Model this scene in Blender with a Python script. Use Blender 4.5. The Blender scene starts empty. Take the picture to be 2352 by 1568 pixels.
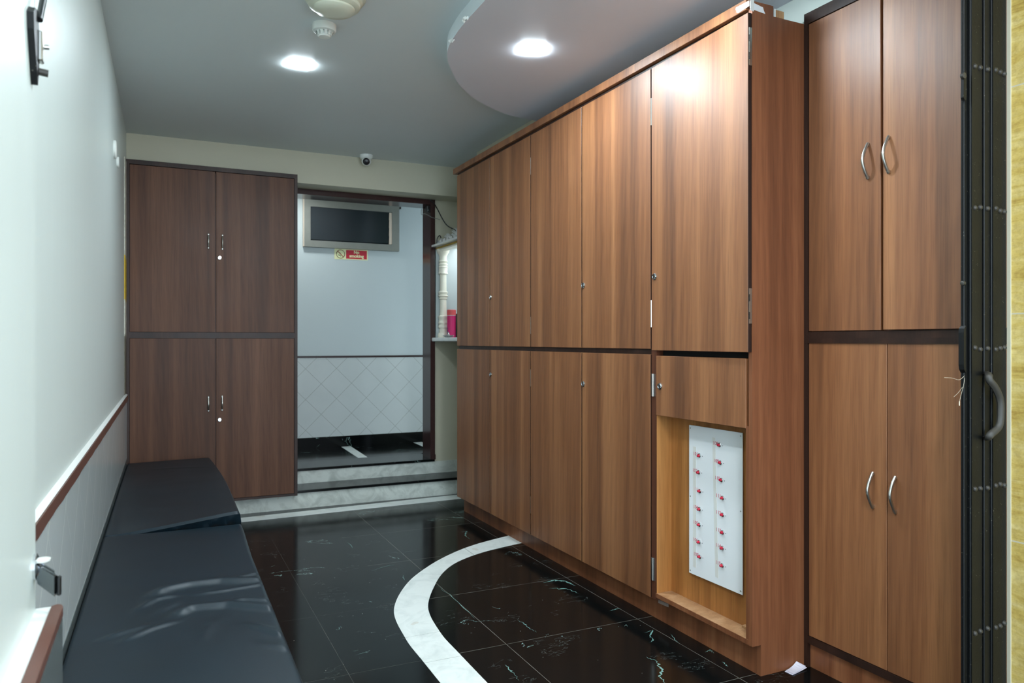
import bpy, bmesh, math, random
from mathutils import Vector, Matrix
random.seed(7)
SC = bpy.context.scene
COL = SC.collection

# ------------------------------------------------------------------ node helpers
def lin(c):
    return tuple(((v/255)/12.92 if v/255 <= .04045 else (((v/255)+.055)/1.055)**2.4) for v in c)+(1,)

def newmat(name, rough=.5, metal=0, col=(200, 200, 200), spec=.5, coat=0):
    m = bpy.data.materials.new(name); m.use_nodes = True
    nt = m.node_tree; b = nt.nodes['Principled BSDF']
    b.inputs['Base Color'].default_value = lin(col)
    b.inputs['Roughness'].default_value = rough
    b.inputs['Metallic'].default_value = metal
    b.inputs['Specular IOR Level'].default_value = spec
    b.inputs['Coat Weight'].default_value = coat
    b.inputs['Coat Roughness'].default_value = .15
    return m, nt, b

def N(nt, typ, **kw):
    n = nt.nodes.new(typ)
    for k, v in kw.items():
        if k in n.inputs: n.inputs[k].default_value = v
        else: setattr(n, k, v)
    return n

def link(nt, a, b): nt.links.new(a, b)

def mathn(nt, op, a, b=None, clamp=False):
    n = nt.nodes.new('ShaderNodeMath'); n.operation = op; n.use_clamp = clamp
    for i, v in enumerate((a, b)):
        if v is None: continue
        if hasattr(v, 'is_output'): nt.links.new(v, n.inputs[i])
        else: n.inputs[i].default_value = v
    return n.outputs[0]

def mixc(nt, fac, a, b, mode='MIX'):
    n = nt.nodes.new('ShaderNodeMix'); n.data_type = 'RGBA'; n.blend_type = mode
    for sock, v in ((n.inputs[0], fac), (n.inputs[6], a), (n.inputs[7], b)):
        if hasattr(v, 'is_output'): nt.links.new(v, sock)
        else: sock.default_value = v
    return n.outputs[2]

def ramp(nt, src, stops):
    n = nt.nodes.new('ShaderNodeValToRGB')
    e = n.color_ramp.elements
    while len(e) > 1: e.remove(e[-1])
    e[0].position, e[0].color = stops[0][0], stops[0][1]
    for p, c in stops[1:]:
        x = e.new(p); x.color = c
    nt.links.new(src, n.inputs[0])
    return n.outputs[0]

def mapping(nt, scale, rnd=False, loc=(0, 0, 0)):
    """world-position coordinates (optionally shifted per object), scaled"""
    g = nt.nodes.new('ShaderNodeNewGeometry')
    src = g.outputs['Position']
    if rnd:
        oi = nt.nodes.new('ShaderNodeObjectInfo')
        m = mathn(nt, 'MULTIPLY', oi.outputs['Random'], 37.0)
        cx = nt.nodes.new('ShaderNodeCombineXYZ')
        for i in range(3): nt.links.new(m, cx.inputs[i])
        va = nt.nodes.new('ShaderNodeVectorMath'); va.operation = 'ADD'
        nt.links.new(src, va.inputs[0]); nt.links.new(cx.outputs[0], va.inputs[1]); src = va.outputs[0]
    mp = nt.nodes.new('ShaderNodeMapping')
    mp.inputs['Scale'].default_value = scale; mp.inputs['Location'].default_value = loc
    nt.links.new(src, mp.inputs[0])
    return mp.outputs[0]

def noise(nt, vec, scale, detail=3, rough=.5, dist=0):
    n = N(nt, 'ShaderNodeTexNoise', Scale=scale, Detail=detail, Roughness=rough, Distortion=dist)
    nt.links.new(vec, n.inputs['Vector'])
    return n.outputs[0]

def bump(nt, b, h, strength=.2, dist=.002):
    n = N(nt, 'ShaderNodeBump', Strength=strength, Distance=dist)
    nt.links.new(h, n.inputs['Height']); nt.links.new(n.outputs[0], b.inputs['Normal'])

# ------------------------------------------------------------------ materials
def wood(name, dark, mid, light, rough=.32, rnd=True, scale=1.0, spec=.5):
    m, nt, b = newmat(name, rough, spec=spec)
    v1 = mapping(nt, (11*scale, 11*scale, .16), rnd)
    v2 = mapping(nt, (90*scale, 90*scale, 1.6), rnd)
    v3 = mapping(nt, (5*scale, 5*scale, .5), rnd)
    a = noise(nt, v1, 1.0, 3, .55, .35)
    f = noise(nt, v2, 1.0, 3, .6, .25)
    w = N(nt, 'ShaderNodeTexWave', Scale=3.2, Distortion=9.0, Detail=2.0, **{'Detail Scale': .9})
    w.wave_type = 'BANDS'; w.bands_direction = 'DIAGONAL'
    nt.links.new(v3, w.inputs['Vector'])
    c = ramp(nt, a, [(.31, lin(dark)), (.5, lin(mid)), (.68, lin(light))])
    c = mixc(nt, .10, c, ramp(nt, w.outputs['Fac'], [(0, lin(dark)), (1, lin(light))]))
    fine = ramp(nt, f, [(.30, (.74, .71, .68, 1)), (.60, (1, 1, 1, 1))])
    c = mixc(nt, .55, c, fine, 'MULTIPLY')
    pore = noise(nt, mapping(nt, (330*scale, 330*scale, 7), rnd), 1.0, 2, .5)
    c = mixc(nt, .5, c, ramp(nt, pore, [(.34, (.66, .62, .58, 1)), (.5, (1, 1, 1, 1))]), 'MULTIPLY')
    nt.links.new(c, b.inputs['Base Color'])
    bump(nt, b, f, .06, .0006)
    sm = noise(nt, mapping(nt, (2.2, 2.2, 2.2), rnd), 1.5, 4, .6)
    r = N(nt, 'ShaderNodeMapRange'); r.inputs[3].default_value = rough-.06; r.inputs[4].default_value = rough+.10
    nt.links.new(sm, r.inputs[0]); nt.links.new(r.outputs[0], b.inputs['Roughness'])
    return m

M = {}
M['wood'] = wood('walnut_laminate', (108, 67, 41), (142, 91, 56), (168, 114, 73), .43, spec=.75)
M['wood_back'] = wood('darker_walnut_far_dimmed', (76, 48, 33), (94, 61, 43), (112, 76, 55), .46, spec=.3)  # darker walnut; light falling off at the far end is in its colour
M['wood_side'] = wood('walnut_laminate_side', (112, 66, 41), (136, 83, 53), (156, 101, 67), .42)
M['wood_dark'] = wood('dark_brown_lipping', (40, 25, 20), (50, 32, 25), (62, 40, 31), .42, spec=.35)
M['wood_gap'] = wood('door_edge_brown', (70, 38, 26), (86, 48, 32), (100, 58, 38), .4)
M['oak'] = wood('golden_oak_veneer', (140, 88, 42), (172, 114, 58), (190, 134, 76), .42, scale=.8)
M['oak_sill'] = wood('worn_sill_veneer', (140, 100, 68), (168, 126, 88), (190, 150, 112), .45)
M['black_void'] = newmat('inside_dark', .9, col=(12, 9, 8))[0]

def paint(name, col, rough=.5, var=.05, bs=.08, scale=3.0, streak=False):
    m, nt, b = newmat(name, rough, col=col, spec=.4)
    v = mapping(nt, (7, 7, .5) if streak else (1, 1, 1))
    n = noise(nt, v, scale, 4, .6)
    d = tuple(c*(1-var) for c in lin(col)[:3])+(1,)
    nt.links.new(mixc(nt, n, d, lin(col)), b.inputs['Base Color'])
    n2 = noise(nt, mapping(nt, (1, 1, 1)), 160, 3, .6)
    if streak:
        n2 = mathn(nt, 'ADD', mathn(nt, 'MULTIPLY', n2, .25), mathn(nt, 'MULTIPLY', noise(nt, mapping(nt, (16, 16, 1.2)), 1.0, 2), 2.0))
    bump(nt, b, n2, bs, .001)
    return m
M['wall_white'] = paint('pale_gloss_wall_paint', (208, 219, 216), .34, .05, .10, 2.0, True)
M['wall_cream'] = paint('cream_wall_paint', (196, 192, 170), .55, .06)
M['wall_corr'] = paint('cool_white_corridor_paint', (188, 198, 198), .45, .04)
M['wall_niche'] = paint('niche_cream_paint', (205, 205, 190), .5, .05)
M['wall_upper'] = paint('pale_upper_wall_paint', (205, 215, 208), .5, .04)
M['ceiling'] = paint('grey_white_ceiling_paint', (214, 222, 222), .55, .04, .10)
M['panel'] = paint('pinkish_grey_panel_paint', (216, 218, 226), .5, .03, .08)
M['panel_edge'] = paint('pale_panel_edge_paint', (214, 224, 226), .5, .05, .2)
M['white_plastic'] = newmat('white_plastic', .35, col=(226, 230, 224))[0]
M['cream_plastic'] = newmat('cream_plastic', .35, col=(214, 216, 196))[0]
M['white_sheet'] = newmat('white_acrylic_sheet', .18, col=(240, 243, 244))[0]
M['black_plastic'] = newmat('black_plastic', .3, col=(22, 24, 26))[0]
M['steel'] = newmat('brushed_steel', .28, 1, (196, 196, 190))[0]
M['chrome'] = newmat('chrome', .12, 1, (205, 208, 210))[0]
M['chrome_dark'] = newmat('chrome_dark_reflection', .10, 1, (120, 124, 128))[0]  # dark reflections are put into the metal colour
M['tape'] = newmat('white_tape', .4, col=(232, 234, 234))[0]
M['tape_grey'] = newmat('translucent_grey_tape', .35, col=(168, 152, 142))[0]
M['tape_label'] = newmat('faded_label_tape', .35, col=(226, 225, 218))[0]
M['red_lamp'] = newmat('red_plastic_lamp', .18, col=(190, 12, 48), coat=.5)[0]
M['red_ink'] = newmat('red_digits', .5, col=(205, 112, 128))[0]
M['red_ink_faint'] = newmat('faded_red_digits', .5, col=(230, 205, 208))[0]
M['sign_red'] = newmat('sign_red', .45, col=(186, 18, 44))[0]
M['sign_cream'] = newmat('sign_cream', .45, col=(226, 226, 176))[0]
M['sign_brown'] = newmat('sign_prohibition_red', .45, col=(150, 62, 40))[0]
M['sign_green'] = newmat('sign_dark_green', .5, col=(40, 72, 52))[0]
M['silver_paint'] = newmat('silver_white_carving', .38, .25, (206, 208, 206))[0]
M['shrine'] = newmat('ivory_shrine_enamel', .3, col=(232, 230, 214))[0]
M['gold'] = newmat('gold_metal', .25, 1, (212, 178, 96))[0]
M['pink'] = newmat('pink_tin', .4, col=(214, 42, 112))[0]
M['coral'] = newmat('coral_lid', .45, col=(222, 88, 92))[0]
M['purple_ink'] = newmat('purple_print', .5, col=(96, 24, 92))[0]
M['dark_jar'] = newmat('dark_brown_wood_box', .4, col=(58, 40, 30))[0]
M['paper'] = newmat('white_paper', .6, col=(232, 228, 240))[0]
M['grey_wire'] = newmat('grey_wire', .5, col=(120, 122, 118))[0]
M['black_wire'] = newmat('black_wire', .4, col=(20, 22, 22))[0]
M['thread'] = newmat('white_thread', .7, col=(196, 186, 166))[0]
M['brown_rail'] = paint('brown_glazed_rail', (104, 66, 54), .3, .25, .1, 8)
M['brown_rail_dark'] = paint('dark_brown_rail', (52, 36, 34), .35, .2, .1, 8)
M['frame_stone'] = paint('polished_maroon_granite', (66, 44, 42), .16, .35, .02, 14)
M['border_tile'] = paint('dark_grey_border_tile', (96, 104, 104), .2, .1, .02, 3)
M['plaster_ledge'] = paint('white_plaster_ledge', (232, 236, 232), .4, .05, .3, 20)
M['plywood'] = wood('plywood', (150, 110, 72), (176, 134, 92), (196, 156, 112), .6)
M['louver_glass'] = newmat('dark_louver_glass', .22, col=(22, 34, 38))[0]
M['window_frame'] = paint('weathered_grey_wood_frame', (132, 134, 126), .55, .25, .3, 12)
M['window_lip'] = newmat('peach_frame_edge', .5, col=(206, 190, 172))[0]

def emis(name, col, s):
    m = bpy.data.materials.new(name); m.use_nodes = True
    nt = m.node_tree; nt.nodes.clear()
    e = N(nt, 'ShaderNodeEmission', Color=col, Strength=s); o = nt.nodes.new('ShaderNodeOutputMaterial')
    nt.links.new(e.outputs[0], o.inputs[0]); return m
LED = 170.0
M['led'] = emis('cool_white_led_diffuser', (.80, .93, 1.0, 1), LED)
M['led_corr'] = emis('corridor_led_diffuser', (.90, .97, 1.0, 1), 40)
M['led_warm'] = emis('shrine_led_strip', (.86, .94, 1.0, 1), 4.5)
M['led_porch_fill'] = emis('entrance_fill_emitter', (.92, .96, 1.0, 1), 300)  # added fill: unseen lamp that brightens the near cupboards and left wall

# veined black granite with thin grout grid (world-aligned)
def black_marble(name, grid=True):
    m, nt, b = newmat(name, .12, col=(14, 15, 16), spec=.2)
    v = mapping(nt, (1, 1, 1))
    base = mixc(nt, noise(nt, v, 3.5, 5, .6), lin((4, 7, 8)), lin((16, 18, 18)))
    # long sparse veins: thin ridge of distorted noise, gated by a coarse mask
    r = mathn(nt, 'ABSOLUTE', mathn(nt, 'SUBTRACT', noise(nt, v, 2.3, 6, .62, 1.6), .5))
    vein = mathn(nt, 'LESS_THAN', r, .0035)
    gate = mathn(nt, 'GREATER_THAN', noise(nt, mapping(nt, (1, 1, 1), loc=(5.3, 1.7, 0)), 2.6, 2), .63)
    col = mixc(nt, mathn(nt, 'MULTIPLY', mathn(nt, 'MULTIPLY', vein, gate), .75), base, lin((146, 178, 172)))
    # faint scratchy hairlines
    r2 = mathn(nt, 'ABSOLUTE', mathn(nt, 'SUBTRACT', noise(nt, mapping(nt, (5, 16, 5)), 1.4, 4, .6, .9), .5))
    h = mathn(nt, 'LESS_THAN', r2, .0035)
    g2 = mathn(nt, 'GREATER_THAN', noise(nt, mapping(nt, (1, 1, 1), loc=(9.1, 4.4, 0)), 5, 3), .60)
    col = mixc(nt, mathn(nt, 'MULTIPLY', mathn(nt, 'MULTIPLY', h, g2), .35), col, lin((130, 142, 138)))
    # tiny dust specks
    vo = N(nt, 'ShaderNodeTexVoronoi', Scale=26.0); nt.links.new(v, vo.inputs['Vector'])
    sp = mathn(nt, 'MULTIPLY', mathn(nt, 'LESS_THAN', vo.outputs['Distance'], .05), mathn(nt, 'GREATER_THAN', noise(nt, v, 30, 1), .6))
    col = mixc(nt, mathn(nt, 'MULTIPLY', sp, .8), col, lin((190, 190, 180)))
    if grid:
        s = nt.nodes.new('ShaderNodeSeparateXYZ'); nt.links.new(mapping(nt, (1, 1, 1)), s.inputs[0])
        gs = []
        wob = mathn(nt, 'MULTIPLY', mathn(nt, 'SUBTRACT', noise(nt, v, 6, 3), .5), .0)
        for ax, off in ((0, .645), (1, 2.14)):
            t = mathn(nt, 'DIVIDE', mathn(nt, 'SUBTRACT', s.outputs[ax], off), .65)
            fr = mathn(nt, 'FRACT', mathn(nt, 'ADD', t, 20.5))
            gs.append(mathn(nt, 'LESS_THAN', mathn(nt, 'ABSOLUTE', mathn(nt, 'SUBTRACT', fr, .5)), .0017))
        g = mathn(nt, 'MAXIMUM', gs[0], gs[1])
        gm = mathn(nt, 'ADD', mathn(nt, 'MULTIPLY', noise(nt, v, 9, 3), .9), 0.0)
        left = mathn(nt, 'GREATER_THAN', s.outputs[0], 1.05)
        gm = mathn(nt, 'MULTIPLY', gm, mathn(nt, 'ADD', mathn(nt, 'MULTIPLY', left, .6), .25))
        col = mixc(nt, mathn(nt, 'MULTIPLY', g, gm), col, lin((168, 166, 154)))
    nt.links.new(col, b.inputs['Base Color'])
    rr = N(nt, 'ShaderNodeMapRange'); rr.inputs[3].default_value = .08; rr.inputs[4].default_value = .18
    nt.links.new(noise(nt, v, 4, 5, .7), rr.inputs[0]); nt.links.new(rr.outputs[0], b.inputs['Roughness'])
    return m
M['vein'] = newmat('pale_teal_vein', .15, col=(118, 160, 152))[0]
M['floor'] = black_marble('black_marble_tiles')
M['granite'] = black_marble('black_granite_slab', False)

def white_marble(name, a, c, rough=.3):
    m, nt, b = newmat(name, rough)
    v = mapping(nt, (1, 1, 1))
    n = noise(nt, v, 7, 6, .65, 1.2)
    col = ramp(nt, n, [(.3, lin(a)), (.55, lin(c)), (.8, lin(c))])
    st = mathn(nt, 'GREATER_THAN', noise(nt, mapping(nt, (1, 1, 1), loc=(3, 8, 2)), 4, 3), .66)
    col = mixc(nt, mathn(nt, 'MULTIPLY', st, .25), col, lin((176, 150, 110)))
    nt.links.new(col, b.inputs['Base Color']); return m
M['marble'] = white_marble('white_marble_inlay', (208, 216, 212), (230, 236, 232))
M['marble_riser'] = white_marble('weathered_white_marble', (168, 174, 166), (204, 210, 202), .45)
M['marble_shelf'] = white_marble('white_marble_shelf', (205, 212, 210), (226, 230, 228), .2)

# white tiles laid on the diagonal; ax = the wall's horizontal axis (0 = X, 1 = Y)
def diamond(name, ax, side, joint, width, base=(204, 214, 214), rough=.14, off=0.0, w2=None):
    m, nt, b = newmat(name, rough, col=base)
    s = nt.nodes.new('ShaderNodeSeparateXYZ'); nt.links.new(mapping(nt, (1, 1, 1)), s.inputs[0])
    h, z = s.outputs[ax], s.outputs[2]
    d = side*math.sqrt(2)
    ls = []
    for op in ('ADD', 'SUBTRACT'):
        t = mathn(nt, 'DIVIDE', mathn(nt, op, mathn(nt, 'ADD', h, off), z), d)
        fr = mathn(nt, 'FRACT', mathn(nt, 'ADD', t, 50.5))
        ls.append(mathn(nt, 'LESS_THAN', mathn(nt, 'ABSOLUTE', mathn(nt, 'SUBTRACT', fr, .5)), w2 if (w2 and op == 'ADD') else width))
    g = mathn(nt, 'MAXIMUM', ls[0], ls[1])
    tone = mixc(nt, noise(nt, mapping(nt, (1, 1, 1)), 5, 4), lin(tuple(c-10 for c in base)), lin(base))
    nt.links.new(mixc(nt, g, tone, lin(joint)), b.inputs['Base Color'])
    bump(nt, b, mathn(nt, 'SUBTRACT', 1, g), .25, .001)
    return m
M['tile_corr'] = diamond('corridor_diamond_tiles', 0, .2, (140, 142, 136), .0065, (200, 206, 204), off=.05)
M['tile_left'] = diamond('dado_diamond_tiles', 1, .2298, (244, 248, 246), .008, (210, 219, 220), .12, .16, .0025)  # near-white joints carry a painted highlight; the unlit set is thinner

def stone():
    m, nt, b = newmat('yellow_sandstone_cladding', .42, spec=.35)
    s = nt.nodes.new('ShaderNodeSeparateXYZ'); nt.links.new(mapping(nt, (1, 1, 1)), s.inputs[0])
    v = mapping(nt, (2, 2, 14))
    n = noise(nt, v, 1.6, 7, .72, 1.1); n2 = noise(nt, mapping(nt, (60, 60, 60)), 1, 4, .7)
    col = ramp(nt, n, [(.28, lin((168, 136, 62))), (.45, lin((204, 178, 98))), (.62, lin((220, 200, 132))), (.8, lin((230, 214, 172)))])
    col = mixc(nt, .35, col, ramp(nt, n2, [(.3, lin((150, 120, 60))), (.6, (1, 1, 1, 1))]), 'MULTIPLY')
    t = mathn(nt, 'FRACT', mathn(nt, 'ADD', mathn(nt, 'DIVIDE', mathn(nt, 'SUBTRACT', s.outputs[2], .69), .635), 10.5))
    g = mathn(nt, 'LESS_THAN', mathn(nt, 'ABSOLUTE', mathn(nt, 'SUBTRACT', t, .5)), .003)
    nt.links.new(mixc(nt, g, col, lin((196, 190, 170))), b.inputs['Base Color'])
    bump(nt, b, n2, .3, .002); return m
M['stone'] = stone()

def rexine():
    m, nt, b = newmat('black_rexine', .34, col=(32, 38, 44), spec=.5)
    v = mapping(nt, (1, 1, 1))
    n = noise(nt, v, 420, 3, .6)
    nt.links.new(mixc(nt, noise(nt, v, 5, 4), lin((9, 24, 32)), lin((15, 35, 46))), b.inputs['Base Color'])
    bump(nt, b, n, .35, .0006)
    rr = N(nt, 'ShaderNodeMapRange'); rr.inputs[3].default_value = .34; rr.inputs[4].default_value = .44
    nt.links.new(noise(nt, v, 3, 4), rr.inputs[0]); nt.links.new(rr.outputs[0], b.inputs['Roughness'])
    return m
M['rexine'] = rexine()

def gatepaint():
    m, nt, b = newmat('dusty_black_gate_paint', .45, col=(12, 14, 15), spec=.25)
    v = mapping(nt, (1, 1, 1))
    vo = N(nt, 'ShaderNodeTexVoronoi', Scale=190.0); nt.links.new(v, vo.inputs['Vector'])
    sp = mathn(nt, 'MULTIPLY', mathn(nt, 'LESS_THAN', vo.outputs['Distance'], .16), mathn(nt, 'GREATER_THAN', noise(nt, v, 60, 2), .62))
    col = mixc(nt, noise(nt, mapping(nt, (20, 20, 3)), 1, 5, .7), lin((5, 6, 7)), lin((20, 22, 23)))
    nt.links.new(mixc(nt, mathn(nt, 'MULTIPLY', sp, .5), col, lin((150, 146, 128))), b.inputs['Base Color'])
    bump(nt, b, noise(nt, v, 120, 4), .4, .001); return m
M['gate'] = gatepaint()
M['gate_worn'] = newmat('worn_grey_gate_metal', .5, .3, (58, 56, 52))[0]

def filler():
    m, nt, b = newmat('stained_plaster_filler', .6)
    s = nt.nodes.new('ShaderNodeSeparateXYZ'); nt.links.new(mapping(nt, (1, 1, 1)), s.inputs[0])
    v = mapping(nt, (1, 1, 1))
    n = noise(nt, v, 14, 5, .7)
    c = mixc(nt, mathn(nt, 'GREATER_THAN', n, .5), lin((206, 204, 190)), lin((188, 186, 172)))
    zz = mathn(nt, 'ABSOLUTE', mathn(nt, 'SUBTRACT', s.outputs[2], 1.66))
    y = mathn(nt, 'LESS_THAN', mathn(nt, 'ADD', zz, mathn(nt, 'MULTIPLY', n, .2)), .24)
    c = mixc(nt, y, c, lin((206, 172, 40)))
    gr = mathn(nt, 'LESS_THAN', mathn(nt, 'ADD', s.outputs[2], mathn(nt, 'MULTIPLY', n, .3)), 1.42)
    c = mixc(nt, gr, c, lin((104, 98, 84)))
    nt.links.new(c, b.inputs['Base Color']); return m
M['filler'] = filler()

# ------------------------------------------------------------------ mesh helpers
def add_box(bm, x0, x1, y0, y1, z0, z1, bev=0, seg=1):
    vs = [bm.verts.new((x, y, z)) for x in (x0, x1) for y in (y0, y1) for z in (z0, z1)]
    F = [(0, 1, 3, 2), (4, 6, 7, 5), (0, 4, 5, 1), (2, 3, 7, 6), (0, 2, 6, 4), (1, 5, 7, 3)]
    fs = [bm.faces.new([vs[i] for i in f]) for f in F]
    if bev:
        es = list({e for f in fs for e in f.edges})
        bmesh.ops.bevel(bm, geom=es, offset=bev, segments=seg, affect='EDGES', profile=.6)
    return bm

def bx(*a, **k): return add_box(bmesh.new(), *a, **k)

def add_prism(bm, pts, lo, hi, axis=2):
    """polygon pts in the two other axes, extruded along axis from lo to hi"""
    def mk(p, h):
        c = [0, 0, 0]; o = [i for i in range(3) if i != axis]
        c[o[0]], c[o[1]] = p; c[axis] = h; return bm.verts.new(c)
    a = [mk(p, lo) for p in pts]; b = [mk(p, hi) for p in pts]
    n = len(pts)
    bm.faces.new(a[::-1]); bm.faces.new(b)
    for i in range(n): bm.faces.new((a[i], a[(i+1) % n], b[(i+1) % n], b[i]))
    bmesh.ops.recalc_face_normals(bm, faces=bm.faces)
    return bm

def add_lathe(bm, prof, o, axis='Z', seg=32, cap=True):
    """prof: (radius, height) pairs; axis a letter or a direction vector"""
    d = {'Z': Vector((0, 0, 1)), 'X': Vector((1, 0, 0)), '-X': Vector((-1, 0, 0)), '-Y': Vector((0, -1, 0)), '-Z': Vector((0, 0, -1))}.get(axis) if isinstance(axis, str) else Vector(axis).normalized()
    q = Vector((0, 0, 1)).rotation_difference(d)
    rings = []
    for r, h in prof:
        rings.append([bm.verts.new(Vector(o)+q @ Vector((r*math.cos(2*math.pi*i/seg), r*math.sin(2*math.pi*i/seg), h))) for i in range(seg)])
    for a, b in zip(rings, rings[1:]):
        for i in range(seg): bm.faces.new((a[i], a[(i+1) % seg], b[(i+1) % seg], b[i]))
    if cap:
        bm.faces.new(rings[0][::-1]); bm.faces.new(rings[-1])
    bmesh.ops.recalc_face_normals(bm, faces=bm.faces)
    return bm

def lathe(*a, **k): return add_lathe(bmesh.new(), *a, **k)

def smooth_pts(pts, n=6):
    P = [Vector(p) for p in pts]; out = []
    for i in range(len(P)-1):
        p0 = P[max(i-1, 0)]; p1 = P[i]; p2 = P[i+1]; p3 = P[min(i+2, len(P)-1)]
        for k in range(n):
            t = k/n
            out.append(.5*((2*p1)+(-p0+p2)*t+(2*p0-5*p1+4*p2-p3)*t*t+(-p0+3*p1-3*p2+p3)*t**3))
    out.append(P[-1]); return out

def add_tube(bm, pts, r, seg=10, n=6, flat=None):
    P = smooth_pts(pts, n) if n > 1 else [Vector(p) for p in pts]
    rings = []; up = None
    for i, p in enumerate(P):
        t = (P[min(i+1, len(P)-1)]-P[max(i-1, 0)]).normalized()
        if up is None:
            up = Vector((0, 0, 1)) if abs(t.z) < .9 else Vector((0, 1, 0))
        a = t.cross(up).normalized(); b = a.cross(t).normalized(); up = b
        rr = r[0]+(r[1]-r[0])*i/(len(P)-1) if isinstance(r, tuple) else r
        rings.append([bm.verts.new(p+a*rr*math.cos(2*math.pi*k/seg)+b*rr*(flat or 1)*math.sin(2*math.pi*k/seg)) for k in range(seg)])
    for A, B in zip(rings, rings[1:]):
        for k in range(seg): bm.faces.new((A[k], A[(k+1) % seg], B[(k+1) % seg], B[k]))
    bm.faces.new(rings[0][::-1]); bm.faces.new(rings[-1])
    bmesh.ops.recalc_face_normals(bm, faces=bm.faces)
    return bm

def tube(*a, **k): return add_tube(bmesh.new(), *a, **k)

def origin_of(o):
    v = Vector((0, 0, 0)) if o is None else Vector(o.get('_o', (0, 0, 0)))
    return v

def obj(name, bm, m, parent=None, smooth=False, loc=None):
    """bm is in world coordinates; a child's mesh is stored relative to its thing"""
    o0 = origin_of(parent) if parent else Vector(loc or (0, 0, 0))
    bmesh.ops.translate(bm, verts=bm.verts, vec=-o0)
    me = bpy.data.meshes.new(name); bm.to_mesh(me); bm.free()
    for mm in (m if isinstance(m, (list, tuple)) else [m]): me.materials.append(M[mm] if isinstance(mm, str) else mm)
    if smooth:
        me.polygons.foreach_set('use_smooth', [True]*len(me.polygons))
        try: me.set_sharp_from_angle(angle=math.radians(38))
        except Exception: pass
    o = bpy.data.objects.new(name, me); COL.objects.link(o)
    o['_o'] = tuple(o0)
    if parent: o.parent = parent
    else: o.location = o0
    return o

def tag(o, label=None, cat=None, group=None, kind=None):
    for k, v in (('label', label), ('category', cat), ('group', group), ('kind', kind)):
        if v: o[k] = v
    return o

def thing(name, label, cat, loc, group=None):
    o = bpy.data.objects.new(name, None); COL.objects.link(o); o.location = loc
    o.empty_display_size = .05; o['_o'] = tuple(loc)
    return tag(o, label, cat, group)

def struct(name, bm, m, parent=None, smooth=False):
    o = obj(name, bm, m, parent, smooth)
    if parent is None: o['kind'] = 'structure'
    return o

def text_bm(s, size, origin, xdir, ydir, depth=.0006, bold=0.0, align='CENTER'):
    c = bpy.data.curves.new('lettering', 'FONT'); c.body = s; c.size = size
    c.align_x = align; c.align_y = 'CENTER'; c.extrude = depth; c.offset = bold; c.resolution_u = 3
    t = bpy.data.objects.new('lettering', c); COL.objects.link(t)
    dg = bpy.context.evaluated_depsgraph_get()
    me = bpy.data.meshes.new_from_object(t.evaluated_get(dg))
    bm = bmesh.new(); bm.from_mesh(me)
    X = Vector(xdir).normalized(); Y = Vector(ydir).normalized(); Z = X.cross(Y)
    R = Matrix((X, Y, Z)).transposed().to_4x4()
    bmesh.ops.transform(bm, matrix=Matrix.Translation(origin) @ R, verts=bm.verts)
    bpy.data.objects.remove(t); bpy.data.meshes.remove(me); bpy.data.curves.remove(c)
    return bm

# ================================================================== THE SETTING
WX = lambda y: -.198-.009*(5.72-y)          # face of the left wall (a hair out of square)
CZ = 2.665                                   # main ceiling
PZ = 2.60                                    # dropped panel

fl_ = struct('floor', bx(-.5, 2.9, -2.2, 5.70, -.1, 0), 'floor')
VEINS = [[(1.796, 3.415), (1.872, 3.426), (1.912, 3.384), (1.923, 3.303)], [(1.786, 3.33), (1.855, 3.283), (1.882, 3.198)], [(1.882, 2.649), (1.93, 2.653), (1.874, 2.601), (1.869, 2.563), (1.836, 2.553)], [(1.745, 2.441), (1.755, 2.383), (1.723, 2.313), (1.684, 2.271), (1.676, 2.224)], [(1.456, 3.011), (1.456, 2.932), (1.464, 2.847)], [(1.985, 2.378), (2.018, 2.385), (2.008, 2.353)], [(1.787, 4.544), (1.827, 4.551), (1.776, 4.454), (1.774, 4.362)], [(1.209, 2.616), (1.209, 2.557), (1.198, 2.47)], [(1.888, 2.932), (1.952, 2.939)], [(1.051, 3.995), (1.137, 4.041), (1.187, 4.044)], [(1.178, 3.851), (1.161, 3.755)], [(1.064, 4.619), (1.059, 4.482)], [(1.287, 3.604), (1.296, 3.353), (1.286, 3.109)], [(1.984, 2.274), (1.976, 2.235)], [(0.698, 3.236), (0.72, 3.275)], [(1.974, 2.59), (1.942, 2.489)]]
def vein_bm(P, w):
    bm = bmesh.new()
    Q = []
    for a, b in zip(P, P[1:]):
        n = 7
        for i in range(n): Q.append((a[0]+(b[0]-a[0])*i/n+random.gauss(0, .0035), a[1]+(b[1]-a[1])*i/n+random.gauss(0, .0035)))
    Q.append(P[-1]); prev = None
    for i, q in enumerate(Q):
        a = Q[max(i-1, 0)]; b = Q[min(i+1, len(Q)-1)]
        d = Vector((b[0]-a[0], b[1]-a[1])); d = d.normalized() if d.length else Vector((1, 0)); nrm = Vector((-d.y, d.x))
        ww = w*random.uniform(.15, 1)*math.sin(math.pi*(i+.4)/(len(Q)))
        r_ = [bm.verts.new((q[0]+nrm.x*ww*k, q[1]+nrm.y*ww*k, .0005)) for k in (1, -1)]
        if prev: bm.faces.new((prev[0], prev[1], r_[1], r_[0]))
        prev = r_
    bmesh.ops.recalc_face_normals(bm, faces=bm.faces)
    return bm
W_ = [.011, .006, .004, .006, .0025, .003, .004, .003, .003, .002, .0015, .002, .003, .003, .002, .0015]
for P_, w_ in zip(VEINS, W_): obj('marble_vein', vein_bm(P_, w_), 'vein', fl_)
struct('ceiling', bx(-.5, 2.9, -.5, 6.1, CZ, CZ+.12), 'ceiling')

w = struct('wall_left', add_prism(bmesh.new(), [(WX(1.5), 1.5), (WX(7.2), 7.2), (-.45, 7.2), (-.45, 1.5)], 0, CZ), 'wall_white')
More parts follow.
